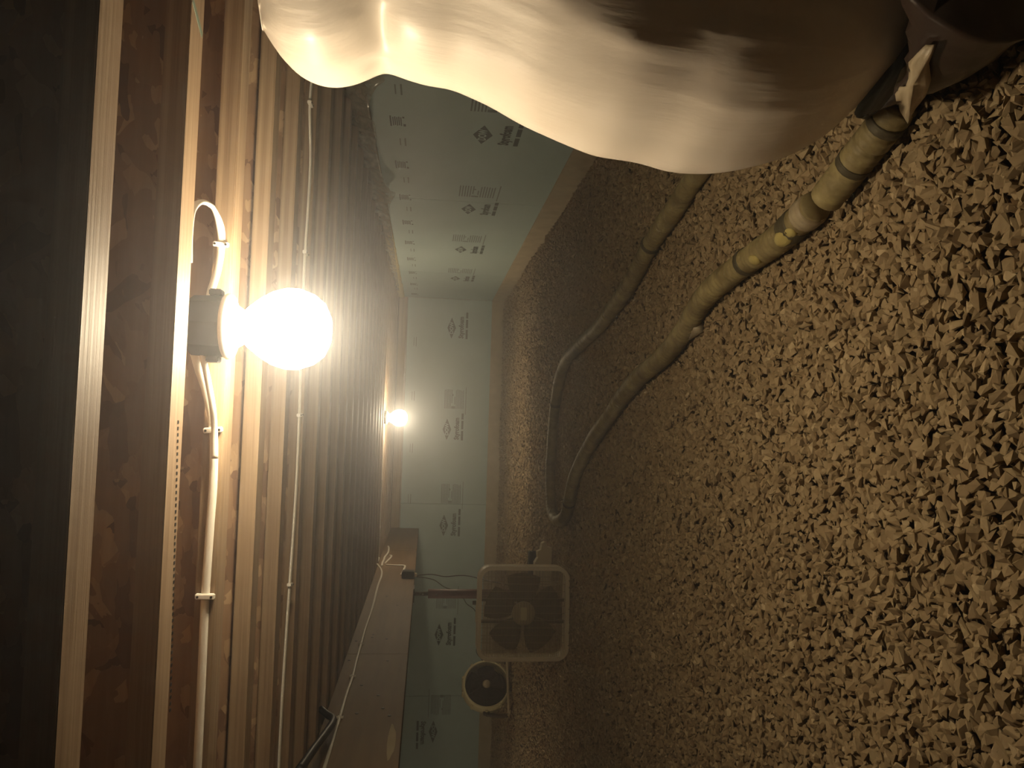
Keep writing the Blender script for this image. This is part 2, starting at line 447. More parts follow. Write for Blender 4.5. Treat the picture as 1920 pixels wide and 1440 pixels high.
FZ0, FZ1 = .135, 1.17
def foam_boards(wall, segs, maker):
    out = []
    for a, b in segs:
        out.append((a, b, maker(a+.0015, b-.0015, wall)))
    return out
wr = struct(obj('wall_right', boxm(WX+.05, WX+.25, BY, FY+.3, -.1, JB), 'concrete'))
wr['label'] = 'foundation wall beside the duct, lined with printed blue foam board'
obj('footing_strip', boxm(WX-.012, WX+.05, BY, FY-.0, -.1, FZ0+.004, .003), 'strip', wr)
seamsR = [BY, .04, 2.48, 4.92, 7.36, FY]
bR = foam_boards(wr, list(zip(seamsR, seamsR[1:])), lambda a, b, w_: obj('foam_board', boxm(WX, WX+.05, a, b, FZ0, FZ1, .002), 'foam', w_))
def on(boards, t):
    for a, b, o in boards:
        if a <= t <= b: return o
    return boards[-1][2]
RU, RN = (0, -1, 0), (-1, 0, 0)      # on the right wall reading direction is toward the camera
zc = .624
for px, py in ((908, 253), (880, 392), (867, 468), (855, 522)):
    y = pix(px, py, 0, WX).y
    logo((WX, y, zc), RU, RN, on(bR, y)); fine_print((WX, y-.40, zc-.035), RU, RN, on(bR, y-.40))
for y in (2.50,):
    logo((WX, y, zc), RU, RN, on(bR, y)); fine_print((WX, y-.40, zc-.035), RU, RN, on(bR, y-.40))
for k in range(12):
    y = 2.39+.628*k
    if y < FY-.2:
        edge_mark((WX, y, 1.045), RU, RN, on(bR, y)); edge_mark((WX, y+.27, 1.03), RU, RN, on(bR, y+.27), True)

wb = struct(obj('wall_back', boxm(LX, WX+.25, FY+.05, FY+.3, -.1, JB-.09), 'concrete'))
wb['label'] = 'far foundation wall lined with printed blue foam board'
obj('footing_strip', boxm(LX, WX, FY-.014, FY+.05, -.1, FZ0+.004, .003), 'strip', wb)
sx = pix(840, 945, 1, FY).x
seamsB = [LX, sx-4.88+.6, sx-2.44+.25, sx, WX]
bB = foam_boards(wb, list(zip(seamsB, seamsB[1:])), lambda a, b, w_: obj('foam_board', boxm(a, b, FY, FY+.05, FZ0, FZ1-.045, .002), 'foam', w_))
BU, BN = (1, 0, 0), (0, -1, 0)
for py, px, fpy, fl_ in ((615, 847, None, 1), (805, 838, 748, 1), (985, 832, 925, 1), (1190, 823, 1122, 1), (1372, 812, 1322, -1)):
    q = pix(px, py, 1, FY); logo((q.x, FY, q.z), BU, BN, on(bB, q.x), fl_)
    if fpy:
        q2 = pix(px+14, fpy, 1, FY); fine_print((q2.x, FY, q2.z+.0), BU, BN, on(bB, q2.x), fl_)
for py in (640, 742, 840, 935):
    q = pix(765, py, 1, FY); edge_mark((q.x, FY, 1.03), BU, BN, on(bB, q.x), True)
tr1 = struct(obj('trim_1', boxm(GX+.0, WX+.25, FY-.01, FY+.3, JB-.09, JB-.046, .003), 'sill')); tr1['label'] = 'wooden sill plate on the far foundation wall'
tr2 = struct(obj('trim_2', boxm(LX, WX+.25, FY-.005, FY+.3, JB-.045, JB, .003), 'sill')); tr2['label'] = 'upper wooden sill plate on the far foundation wall'
tr3 = struct(obj('trim_3', boxm(WX-.02, WX+.25, BY, FY-.012, FZ1+.002, JB-.001, .003), 'sill')); tr3['label'] = 'wooden sill plate on the side foundation wall behind the clear plastic'
tr4 = struct(obj('trim_4', boxm(WX+.18, WX+.24, BY, FY+.3, JB, JB+JD), 'osb'))
wl = struct(obj('wall_left', boxm(LX-.2, LX, BY, FY+.3, -.1, JB+JD), 'concrete'))
wf = struct(obj('wall_front', boxm(LX, WX+.25, BY-.2, BY, -.1, JB+JD), 'concrete'))

# ------------------------------------------------------------------ girder
gd = thing('girder', 'long brown built-up wooden girder under the joists, cable stapled to its face', 'girder', (0, 0, 0))
segs = [BY+.03]+[pix(740, 1226, 0, GX).y]+[pix(760, 1060, 0, GX).y+.8]+[FY-.016]
for a, b in zip(segs, segs[1:]):
    obj('plank', boxm(GX-.10, GX, a+.001, b-.001, GB, JB-.001, .002), 'girder', gd)
for px, py in ((668, 1202), (698, 1195), (725, 1198), (655, 1238), (727, 1239), (709, 1304), (718, 1328), (730, 1342), (669, 1338), (745, 1135), (725, 1118), (700, 1190), (678, 1285)):
    q = pix(px, py, 0, GX)
    obj('nail_head', lathe([(0, .0025), (.007, .002), (.008, 0)], 8, mtx=Matrix.Translation((GX, q.y, q.z)) @ Matrix.Rotation(math.pi/2, 4, 'Y')), 'nail', gd)
def patch(px, py, w_, h_):
    q = pix(px, py, 0, GX); b_ = bmesh.new()
    ps = [b_.verts.new((GX+.001, q.y+w_*math.cos(a)*(1+.2*math.sin(3*a)), q.z+h_*math.sin(a))) for a in np.linspace(0, 2*math.pi, 15)[:-1]]
    b_.faces.new(ps); bmesh.ops.recalc_face_normals(b_, faces=b_.faces)
    return obj('glue_smear', b_, 'strip', gd)
patch(734, 1390, .16, .016)

# ------------------------------------------------------------------ light fixtures
def make_bulb(name, s=1.0):
    prof = [(0, 0), (.022, .002), (.042, .011), (.056, .028), (.064, .050), (.064, .070), (.058, .090), (.049, .106), (.040, .118), (.032, .128), (.022, .136)]
    return lathe([(r*s, z*s) for r, z in prof], 28)
def fixture(loc, label, watts, s=1.0):
    f = thing('ceiling_light', label, 'light', loc)
    # z = 0 is the box mouth; the bulb hangs below
    b_ = bmesh.new()
    lathe([(0, .062), (.050, .062), (.054, .058), (.056, .004), (.056, 0), (0, 0)], 8, b_)
    jb = obj('junction_box', b_, 'box', f)
    for sy in (-1, 1):
        obj('cable_clamp', boxm(sy*.054 if sy > 0 else -.066, .066 if sy > 0 else -.054, -.012, .012, .008, .030, .002), 'box', jb)
    obj('mounting_ear', boxm(-.012, .012, .052, .070, .015, .05, .002), 'box', jb)
    obj('lamp_holder', lathe([(0, 0), (.058, 0), (.060, -.004), (.056, -.012), (.040, -.018), (.030, -.034), (.0285, -.040), (.022, -.040), (0, -.036)], 28), 'porcelain', f, True)
    bu = make_bulb('bulb', s)
    bmesh.ops.translate(bu, verts=bu.verts, vec=(0, 0, -.030-.136*s))
    obj('bulb', bu, 'bulb', f, True)
    ld = bpy.data.lights.new('bulb_light', 'POINT'); ld.energy = watts; ld.color = LIGHT; ld.shadow_soft_size = .035*s
    lo = bpy.data.objects.new('bulb_light', ld); C.objects.link(lo); lo.parent = f; lo.location = (0, 0, -.030-.085*s)
    return f
q1 = pix(424, 612, 1, 1.405)
L1 = q1; fixture(q1, 'bare glowing bulb on a black box fixed to the near joist', 13, 1.15)
q2 = pix(724, 783, 1, 6.75)
fixture(q2, 'small distant glowing bulb under the far joists', 19, 1.15)

q3 = Vector((-3.8, 4.8, q2.z))
fixture(q3, 'bare bulb hanging past the girder, outside the photo on the round fan side', 22, 1.0)

# haze volume added to make the glow around the bulbs
hm = bpy.data.materials.new('glow_haze'); hm.use_nodes = True; hm.node_tree.nodes.clear()
vsn = hm.node_tree.nodes.new('ShaderNodeVolumeScatter'); vsn.inputs['Density'].default_value = .058; vsn.inputs['Color'].default_value = (.90, .93, 1, 1); vsn.inputs['Anisotropy'].default_value = .84
ho = hm.node_tree.nodes.new('ShaderNodeOutputMaterial'); hm.node_tree.links.new(vsn.outputs[0], ho.inputs['Volume'])
hz_o = obj('haze', boxm(LX+.01, WX+.165, BY+.01, FY+.04, -.09, JB+JD-.001), hm); hz_o['kind'] = 'stuff'; hz_o['label'] = 'haze added to make a glow around the bulbs'; hz_o['category'] = 'haze'

# ------------------------------------------------------------------ cables
def cable(name, label, pts, r=(.0065, .0035), up=(0, 1, 0), clips=(), clip_w=.022, mt='cable', n=8, group=None, cat='cable', clip_axis=None):
    P_ = smooth_path(pts, n)
    c_ = thing(name, label, cat, (0, 0, 0), group)
    obj('jacket', sweep(P_, r[0], r[1], up, 10), mt, c_, True)
    for q in clips:
        i = min(range(len(P_)), key=lambda i: (P_[i]-Vector(q)).length)
        p = P_[i]; t = (P_[min(i+1, len(P_)-1)]-P_[max(i-1, 0)]).normalized(); u_ = Vector(up)
        s_ = t.cross(u_).normalized(); n_ = s_.cross(t)
        b_ = boxm(-clip_w/2, clip_w/2, -.005, .005, -r[1]*1.0, r[1]+.003, .0015)
        bmesh.ops.transform(b_, matrix=Matrix.Translation(p) @ Matrix((s_, t, n_)).transposed().to_4x4(), verts=b_.verts)
        st = obj('cable_staple', b_, 'white_pl', c_)
        for sg in (-1, 1):
            b_ = lathe([(0, r[1]+.0055), (.0022, r[1]+.005), (.0022, r[1]+.002)], 8)
            bmesh.ops.transform(b_, matrix=Matrix.Translation(p+s_*sg*clip_w*.36) @ Matrix((s_, t, n_)).transposed().to_4x4(), verts=b_.verts)
            obj('staple_nail', b_, 'nail', st)
    return c_
J3F = joist_back(2)-JW                       # front face of the box joist
J2B = joist_back(1)
yc = J3F-.005
UPF = (0, -1, 0)
lp = [pix(352, 492, 1, J2B+.012), pix(353, 440, 1, J2B+.012), pix(359, 396, 1, J2B+.03), pix(376, 379, 1, J2B+.08), pix(398, 388, 1, J2B+.14),
      pix(412, 420, 1, yc-.02), pix(415, 458, 1, yc), pix(408, 505, 1, yc-.004), pix(396, 545, 1, yc-.03), pix(390, 575, 1, yc-.06)]
cable('cable', 'short white cable looping from the joist into the bulb box', lp, (.0075, .0042), UPF, [lp[6]], .028)
a = [pix(362, 655, 1, yc-.07), pix(372, 690, 1, yc-.04), pix(388, 740, 1, yc-.012), pix(400, 806, 1, yc), pix(400, 900, 1, yc), pix(393, 1000, 1, yc),
     pix(385, 1118, 1, yc), pix(379, 1250, 1, yc), pix(372, 1400, 1, yc), pix(366, 1520, 1, yc), pix(362, 1620, 1, yc), pix(350, 1900, 1, yc)]
cable('cable', 'white cable from the bulb box stapled along the joist toward the girder', a, (.0078, .0042), UPF, [a[3], a[6]], .034)
b2 = [pix(378, 660, 1, yc-.07), pix(388, 705, 1, yc-.042), pix(398, 760, 1, yc-.028), pix(402, 806, 1, yc-.0125), pix(403, 860, 1, yc-.011)]
cable('cable', 'short second white cable leaving the bulb box beside the stapled one', b2, (.006, .0035), UPF)
zc5 = JB-.004
def onz(l): return [pix(x, y, 2, zc5) for x, y in l]
cB = onz([(596, 60), (588, 118), (581, 195), (582, 300), (577, 400), (572, 475), (568, 570), (564, 680), (561, 778), (556, 900), (549, 1010), (543, 1096), (536, 1200), (528, 1330), (522, 1480)])+[Vector((GX+.03, 2.33, zc5))]
cable('cable', 'long white cable stapled under the joist behind the bulb, crossing the whole frame', cB, (.0115, .004), (0, 0, -1),
      [cB[2], cB[5], cB[8], cB[11]], .044)
gx = GX+.005
def ong(l): return [pix(x, y, 0, gx) for x, y in l]
cG = ong([(703, 1045), (706, 1055), (715, 1068), (715, 1080), (708, 1100), (698, 1140), (685, 1178), (677, 1207), (668, 1240), (661, 1268), (650, 1300), (637, 1345), (630, 1368), (618, 1408), (605, 1450), (585, 1510), (480, 1800)])
cable('cable', 'long thin white cable running along the girder face', cG, (.007, .004), (1, 0, 0), [cG[7], cG[9], cG[11]], .03)
cO = ong([(723, 1058.5), (740, 1059.5), (757, 1060), (759, 1064), (755, 1072), (752, 1078)])
cable('cable', 'white cable running down the girder face into the black outlet box', cO, (.009, .005), (1, 0, 0), n=5)
for nm, l in (('leftmost curl of white cable tail on the girder top', [(709, 1041), (710, 1047), (708, 1053)]),
              ('thin white cable squiggling up the girder toward the far bulb', [(716, 1061), (717, 1055), (720, 1049), (721, 1045), (724, 1041), (728, 1035), (729, 1028), (728, 1024)]),
              ('white cable tail hooked beside the black outlet box wiring', [(722, 1056), (727, 1051), (733, 1045), (734, 1042), (731, 1041)])):
    cable('cable', nm, ong(l), (.008, .005), (1, 0, 0), n=5)
cF = [pix(x, y, 2, zc5) for x, y in [(723, 800), (721, 850), (718, 900), (716, 940), (713, 990), (710, 1030)]]
yl = 6.66
cF = [Vector((pix(x, y, 1, yl).x, yl+.03, JB-.004)) for x, y in [(722, 795), (721, 850), (718, 900), (716, 940), (713, 990), (710, 1045)]]
cable('cable', 'distant white cable from the far bulb along a joist to the girder', cF, (.009, .004), (0, 0, -1), [cF[2], cF[4]], .04)
hz = [pix(602, 1330, 0, GX+.05), pix(614, 1340, 0, GX+.05), pix(624, 1347, 0, GX+.06), pix(622, 1358, 0, GX+.07), pix(608, 1378, 0, GX+.09), pix(588, 1405, 0, GX+.12), pix(560, 1445, 0, GX+.15)]
hh = thing('black_hose', 'dark rubber hose dropping past the girder near the frame edge', 'hose', (0, 0, 0))
obj('hose_wall', sweep(smooth_path(hz, 8), .014, None, (0, 0, 1), 12), 'black_pl', hh, True)

# ------------------------------------------------------------------ outlet box and cords
oy = pix(764, 1083, 0, GX).y
z0, z1 = pix(777, 1083, 0, GX).z, pix(753, 1083, 0, GX).z
ob = thing('outlet_box', 'black electrical outlet box on the lower edge of the girder', 'outlet box', (GX, oy, z0))
obj('box_body', boxm(0, .05, -.045, .045, 0, z1-z0, .004), 'black_pl', ob)
obj('cover_plate', boxm(.05, .055, -.04, .04, .006, z1-z0-.006, .002), 'black_pl', ob)
obj('plug', boxm(.012, .038, -.03, .0, -.02, .002, .003), 'fan_frame', ob)
BFY = 4.42
def cord(label, l, y0, y1, r=.004):
    pts = [pix(x, y, 1, y0+(y1-y0)*i/(len(l)-1)) for i, (x, y) in enumerate(l)]
    t = thing('power_cord', label, 'cord', (0, 0, 0))
    obj('cord_jacket', sweep(smooth_path(pts, 6), r, None, (0, 1, .2), 8), 'black_pl', t, True)
cord('thin black power cord running from the outlet box to the square fan', [(781, 1080), (790, 1078), (810, 1077), (835, 1081), (860, 1079), (880, 1080), (900, 1085), (925, 1091), (960, 1098)], oy, BFY+.16)
cord('thin dark cord drooping from the outlet box behind the steel post', [(781, 1082), (795, 1083), (815, 1088), (832, 1100), (850, 1107), (866, 1117), (875, 1132), (890, 1144), (897, 1165), (898, 1200), (893, 1222), (905, 1238)], oy, 6.9, .0035)

# ------------------------------------------------------------------ jack post
pt = pix(781, 1113, 2, GB); py_ = (pt.y-0)
pxw = GX-.05; py_ = pix(781, 1113, 0, pxw).y
jp = thing('jack_post', 'adjustable red-brown steel post propping up the girder behind the square fan', 'post', (pxw, py_, 0))
zs = pix(803, 1113, 1, py_).z
obj('post_tube', lathe([(0, .012), (.034, .012), (.034, zs), (.030, zs+.002), (0, zs+.002)], 20), 'steel_red', jp, True)
obj('screw', lathe([(.014+.002*(i % 2), zs+(GB-.008-zs)*i/22) for i in range(23)], 14), 'steel', jp)
obj('top_plate', boxm(-.05, .05, -.075, .075, GB-.008, GB-.0005, .001), 'steel', jp)
obj('base_plate', boxm(-.06, .06, -.06, .06, -.01, .012, .001), 'steel', jp)
obj('handle', boxm(-.003, .003, -.055, .055, GB-.075, GB-.066), 'steel', jp)
obj('pin', lathe([(0, -.05), (.006, -.05), (.006, .05), (0, .05)], 8, mtx=Matrix.Translation((0, 0, zs-.06)) @ Matrix.Rotation(math.pi/2, 4, 'X')), 'steel', jp)

# ------------------------------------------------------------------ box fan
fx = (pix(1066, 1063, 1, BFY).x+pix(1066, 1232, 1, BFY).x)/2
bf = thing('box_fan', 'square box fan with rounded pale frame standing on the gravel', 'fan', (fx, BFY, .004), None, math.radians(3))
S, CR, FD = .262, .075, .10
def rsq(half, rad, n=7):
    out = []
    for cx, cz, a0 in ((1, 1, 0), (-1, 1, 90), (-1, -1, 180), (1, -1, 270)):
        for i in range(n+1):
            a_ = math.radians(a0+90*i/n); out.append((cx*(half-rad)+rad*math.cos(a_), cz*(half-rad)+rad*math.sin(a_)))
    return out
def ring_frame(y0, y1, h_out, h_in, rad, zc_):
    b_ = bmesh.new(); o_ = rsq(h_out, rad); i_ = rsq(h_in, max(rad-(h_out-h_in), .01)); n_ = len(o_)
    g_ = [[b_.verts.new((x, y, z+zc_)) for x, z in pts_] for y, pts_ in ((y0, o_), (y1, o_), (y1, i_), (y0, i_))]
    for k in range(4):
        for j in range(n_): b_.faces.new((g_[k][j], g_[k][(j+1) % n_], g_[(k+1) % 4][(j+1) % n_], g_[(k+1) % 4][j]))
    bmesh.ops.recalc_face_normals(b_, faces=b_.faces); return b_
obj('frame', ring_frame(-FD/2, FD/2, S, S-.012, CR, S), 'fan_frame', bf)
obj('front_rim', ring_frame(-FD/2-.010, -FD/2+.012, S+.003, S-.020, CR, S), 'fan_frame', bf)
obj('rear_rim', ring_frame(FD/2-.006, FD/2+.004, S+.002, S-.016, CR, S), 'fan_frame', bf)
def grill(y, n, nvert, rw, hub):
    b_ = bmesh.new(); h = S-.016
    for i in range(n):
        z = -h+2*h*(i+.5)/n
        ex = h if abs(z) < h-CR*.8 else h-CR*.8+math.sqrt(max((CR*.8)**2-(abs(z)-(h-CR*.8))**2, 0))
        for sg in ((-1, 1) if abs(z) < hub else (0,)):
            x0, x1 = (-ex, ex) if sg == 0 else ((-ex, -math.sqrt(hub*hub-z*z)) if sg < 0 else (math.sqrt(hub*hub-z*z), ex))
            box(b_, x0, x1, y-rw, y+rw, S+z-rw, S+z+rw)
    for i in range(nvert):
        x = -h+2*h*(i+1)/(nvert+1)
        box(b_, x-rw, x+rw, y+rw, y+rw*3, S-h*.98+(.02 if abs(x) > h-CR else 0), S+h*.98-(.02 if abs(x) > h-CR else 0))
    return b_
obj('front_grill', grill(-FD/2+.002, 60, 11, .0014, .067), 'grill', bf)
obj('rear_grill', grill(FD/2-.004, 26, 5, .0013, .03), 'grill', bf)
YR = Matrix.Rotation(math.pi/2, 4, 'X')
hub = obj('grill_badge', lathe([(0, .008), (.05, .008), (.064, .004), (.068, 0), (.068, -.006), (0, -.006)], 28, mtx=Matrix.Translation((0, -FD/2-.002, S)) @ YR), 'fan_hub', bf, True)
obj('badge_bar', boxm(-.036, .036, -FD/2-.016, -FD/2-.009, S-.018, S+.018, .003), 'cream', hub)
for k in range(7):
    z = -.05+.1*k/6; e_ = math.sqrt(.064**2-z*z)
    obj('badge_rib', boxm(-e_, e_, -FD/2-.012, -FD/2-.007, S+z-.0022, S+z+.0022), 'grill', hub)
obj('motor', lathe([(0, .035), (.05, .035), (.055, .03), (.055, -.03), (.05, -.035), (0, -.035)], 20, mtx=Matrix.Translation((0, .012, S)) @ YR), 'fan_dark', bf, True)
for x_ in (-.062, .062):
    obj('motor_strut', boxm(x_-.009, x_+.009, .028, .044, .012, 2*S-.012, .002), 'fan_dark', bf)
def blade(i, n, r0, r1, tilt, y, zc_):
    b_ = bmesh.new(); a0 = 2*math.pi*i/n; rows = []
    for r_ in np.linspace(r0, r1, 7):
        t = (r_-r0)/(r1-r0); wd = .30+.28*math.sin(math.pi*min(1, .25+.6*t))
        rows.append([b_.verts.new((r_*math.cos(a0+s*wd), y+s*tilt*(.4+.6*t), zc_+r_*math.sin(a0+s*wd))) for s in (-1, -.5, 0, .5, 1)])
    for A_, B_ in zip(rows, rows[1:]):
        for k in range(4): b_.faces.new((A_[k], A_[k+1], B_[k+1], B_[k]))
    g_ = bmesh.ops.solidify(b_, geom=b_.faces[:], thickness=.002)
    bmesh.ops.recalc_face_normals(b_, faces=b_.faces); return b_
for i in range(5): obj('blade', blade(i, 5, .035, .225, .022, -.025, S), 'blade', bf, True)
obj('handle', boxm(-.06, .06, -.016, .016, 2*S, 2*S+.010, .004), 'fan_frame', bf)
obj('speed_knob', lathe([(0, .02), (.012, .02), (.014, 0), (0, 0)], 12, mtx=Matrix.Translation((.05, 0, 2*S+.009))), 'fan_dark', bf)

# ------------------------------------------------------------------ round floor fan
ry = 7.0
cpt = pix(911, 1287, 1, ry); base_pt = pix(962, 1290, 2, .0)
RR = .205
FZ = cpt.z-.028
ff = thing('floor_fan', 'round floor fan with dark grille and cream drum housing on a tube stand', 'fan', (cpt.x, ry, .028), None, math.radians(36))
HY = Matrix.Translation((0, 0, FZ)) @ YR       # local: +z of lathe -> -y
hs_ = obj('drum_housing', lathe([(RR-.012, .07), (RR, .074), (RR+.010, .06), (RR+.016, .02), (RR+.014, -.05), (RR-.02, -.095), (.06, -.105), (.06, -.1), (RR-.03, -.088), (RR-.004, -.045), (RR-.010, .06), (RR-.012, .07)], 36, mtx=HY), 'cream', ff, True)
for k in range(10):
    a_ = 2*math.pi*k/10
    b_ = boxm(RR+.006, RR+.024, -.05, .05, -.012, .012, .004)
    bmesh.ops.transform(b_, matrix=Matrix.Translation((0, 0, FZ)) @ Matrix.Rotation(-a_, 4, 'Y'), verts=b_.verts)
    obj('housing_rib', b_, 'cream' if k not in (0, 1, 9) else 'cream', hs_)
obj('back_plate', lathe([(0, -.075), (RR-.015, -.075), (RR-.015, -.07), (0, -.07)], 32, mtx=HY), 'fan_dark', ff, True)
b_ = bmesh.new()
for r_ in np.linspace(.035, RR-.012, 13):
    pts_ = [Vector((r_*math.cos(t), -.072, FZ+r_*math.sin(t))) for t in np.linspace(0, 2*math.pi, 33)]
    sweep(pts_, .0017, None, (0, 1, 0), 5, b_, False)
for k in range(12):
    a_ = 2*math.pi*k/12
    sweep([Vector((.035*math.cos(a_), -.070, FZ+.035*math.sin(a_))), Vector(((RR-.01)*math.cos(a_), -.068, FZ+(RR-.01)*math.sin(a_)))], .002, None, (0, 1, 0), 5, b_)
obj('front_grill', b_, 'dark_grill', ff)
obj('hub_cap', lathe([(0, .088), (.02, .087), (.034, .078), (.038, .068), (0, .068)], 20, mtx=HY), 'stand', ff, True)
for i in range(5): obj('blade', blade(i, 5, .03, RR-.025, .02, -.01, FZ), 'fan_dark', ff, True)
for sg in (-1, 1):
    arm = [Vector((sg*(RR+.035), .01, FZ)), Vector((sg*(RR+.045), .0, FZ-.05)), Vector((sg*(RR+.055), -.005, .10)), Vector((sg*(RR+.05), -.01, .02))]
    obj('stand_arm', sweep(smooth_path(arm, 5), .018, .012, (0, 1, 0), 8), 'fan_dark', ff, True)
    obj('pivot_knob', lathe([(0, .03), (.025, .03), (.03, .022), (.03, 0), (0, 0)], 14, mtx=Matrix.Translation((sg*(RR+.012), .01, FZ)) @ Matrix.Rotation(sg*math.pi/2, 4, 'Y')), 'fan_dark', ff, True)
    obj('foot_bar', sweep([Vector((sg*(RR+.05), -.14, .016)), Vector((sg*(RR+.05), .14, .016))], .012, None, (0, 0, 1), 10), 'stand', ff, True)
obj('base_tube', sweep([Vector((-(RR+.06), -.10, .022)), Vector((RR+.06, -.10, .022))], .013, None, (0, 0, 1), 12), 'stand', ff, True)

# ------------------------------------------------------------------ things behind the box fan
q = pix(1013, 1050, 2, .0)
bo = thing('black_case', 'small black case lying on the gravel behind the square fan', 'case', (q.x-.025, q.y, .008), None, math.radians(8))
obj('case_body', boxm(-.11, .09, -.05, .05, 0, .060, .008), 'black_pl', bo)
obj('case_lid', boxm(-.11, .09, -.05, .05, .061, .078, .006), 'black_pl', bo)
q = pix(1037, 1045, 2, .0)
out_ = [(-.16, 0), (.09, .0), (.095, .03), (.13, .05), (.12, .07), (.08, .075), (.07, .10), (.03, .095), (.0, .115), (-.16, .11)]
b_ = bmesh.new(); vt = [b_.verts.new((x, -z*.35, z)) for x, z in out_]; b_.faces.new(vt)
e_ = bmesh.ops.extrude_face_region(b_, geom=b_.faces[:]); bmesh.ops.translate(b_, vec=(0, .03, .008), verts=[v for v in e_['geom'] if isinstance(v, bmesh.types.BMVert)])
bmesh.ops.recalc_face_normals(b_, faces=b_.faces)
sc_ = obj('foam_scrap', b_, 'scrap', None, False, (q.x-.03, q.y+.02, .006)); tag(sc_, 'pale broken foam scrap lying on gravel behind the square fan', 'scrap')

# ------------------------------------------------------------------ flexible hose
near = [(1690, 196), (1665, 230), (1620, 285), (1580, 335), (1552, 370)]
long_ = [(1532, 385), (1500, 412), (1460, 448), (1405, 488), (1360, 525), (1322, 565), (1285, 620), (1245, 668), (1200, 708), (1165, 745), (1140, 785), (1112, 825), (1092, 860), (1076, 900), (1068, 940), (1060, 966), (1044, 976), (1034, 962),
         (1031, 930), (1030, 880), (1033, 820), (1038, 760), (1048, 705), (1062, 672), (1090, 645), (1130, 605), (1165, 560), (1195, 510), (1225, 455), (1262, 400), (1300, 340), (1340, 290), (1385, 235)]
HR = .034
def onf(l, z=HR+.004): return [pix(x, y, 2, z) for x, y in l]
fh = thing('flexible_hose', 'long muddy corrugated drain hose doubling back across the gravel', 'hose', (0, 0, 0))
def corr(pts, name):
    P_ = smooth_path(pts, 10)
    # resample
    L = [0]
    for a_, b__ in zip(P_, P_[1:]): L.append(L[-1]+(b__-a_).length)
    n_ = int(L[-1]/.0045); out, j = [], 0
    for i in range(n_+1):
        t = L[-1]*i/n_
        while j < len(L)-2 and L[j+1] < t: j += 1
        f_ = (t-L[j])/max(L[j+1]-L[j], 1e-6); out.append(P_[j].lerp(P_[j+1], f_))
    r_ = random.Random(len(pts)); cr_, t = [], .01
    while t < L[-1]:
        cr_.append((t, r_.uniform(.0012, .0055), r_.uniform(.003, .006), r_.uniform(-.016, .016), r_.uniform(0, 6.28)))
        t += r_.uniform(.012, .055)
    bm_ = bmesh.new(); rings_ = []; SG = 18; base_r = []
    for i, p in enumerate(out):
        s_ = i*.0045
        base_r.append(HR*(1+.10*noise.noise(Vector((s_*3, 0, 5))))+.0008*math.sin(2*math.pi*s_/.02))
        p.z += .006*noise.noise(Vector((s_*2.2, 7, 0)))+ground(p.x, p.y)
    for i, p in enumerate(out):
        s_ = i*.0045; tg = (out[min(i+1, n_)]-out[max(i-1, 0)]).normalized()
        sd = tg.cross(Vector((0, 0, 1))).normalized(); up_ = sd.cross(tg); ring_ = []
        near_ = [c for c in cr_ if abs(c[0]-s_) < .04]
        for k in range(SG):
            a_ = 2*math.pi*k/SG; rr = base_r[i]
            for c0, dp, wd, tl, ph in near_: rr -= dp*max(0, 1-abs(s_-c0-tl*math.cos(a_-ph))/wd)
            ring_.append(bm_.verts.new(p+sd*rr*math.cos(a_)+up_*rr*math.sin(a_)))
        rings_.append(ring_)
    for A_, B_ in zip(rings_, rings_[1:]):
        for k in range(SG): bm_.faces.new((A_[k], A_[(k+1) % SG], B_[(k+1) % SG], B_[k]))
    bm_.faces.new(rings_[0][::-1]); bm_.faces.new(rings_[-1]); bmesh.ops.recalc_face_normals(bm_, faces=bm_.faces)
    return obj(name, bm_, 'hose', fh, True), out
h1, o1 = corr(onf(near), 'near_section'); h2, o2 = corr(onf(long_), 'long_section')
def band(path, px, py, ln, r_, mt, nm, par):
    q_ = pix(px, py, 2, HR); i = min(range(len(path)), key=lambda i: (path[i]-q_).length)
    k = max(2, int(ln/.0045/2)); seg_ = path[max(0, i-k):i+k+1]
    return obj(nm, sweep(seg_, [r_*(.97+.06*random.random()) for _ in seg_], None, (0, 0, 1), 16), mt, par, True)
band(o2, 1490, 422, .045, HR+.003, 'tape', 'tape_band', h2)
band(o2, 1520, 395, .05, HR+.003, 'collar', 'collar', h2)
band(o1, 1605, 300, .011, HR+.0025, 'tape', 'tape_band', h1)
band(o1, 1668, 226, .011, HR+.0025, 'tape', 'tape_band', h1)
band(o2, 1405, 490, .012, HR+.003, 'tape', 'tape_band', h2)
band(o2, 1068, 940, .02, HR+.003, 'tape', 'tape_band', h2)
band(o2, 1040, 760, .02, HR+.003, 'tape', 'tape_band', h2)
band(o2, 1225, 455, .02, HR+.003, 'tape', 'tape_band', h2)
for px, py, s_ in ((1462, 455, .020), (1475, 446, .014), (1410, 492, .016)):
    q_ = pix(px, py, 2, HR*1.9); i = min(range(len(o2)), key=lambda i: (o2[i]-q_).length)
    c_ = o2[i]+(q_-o2[i]).normalized()*(HR*.92)
    b_ = bmesh.new(); bmesh.ops.create_icosphere(b_, subdivisions=2, radius=1)
    for v in b_.verts: v.co = Vector((v.co.x*s_*1.5, v.co.y*s_, v.co.z*.007))*(1+.25*noise.noise(v.co*2))
    nrm = (c_-o2[i]).normalized()
    bmesh.ops.transform(b_, matrix=Matrix.Translation(c_) @ nrm.to_track_quat('Z', 'Y').to_matrix().to_4x4(), verts=b_.verts)
    obj('torn_patch', b_, 'hose_patch', h2, True)
sp = [pix(1262, 645, 2, .03), pix(1285, 632, 2, .028), pix(1312, 612, 2, .022)]
obj('branch_stub', sweep(smooth_path(sp, 5), [.012+.008*i/10 for i in range(11)], None, (0, 0, 1), 12), 'collar', fh, True)

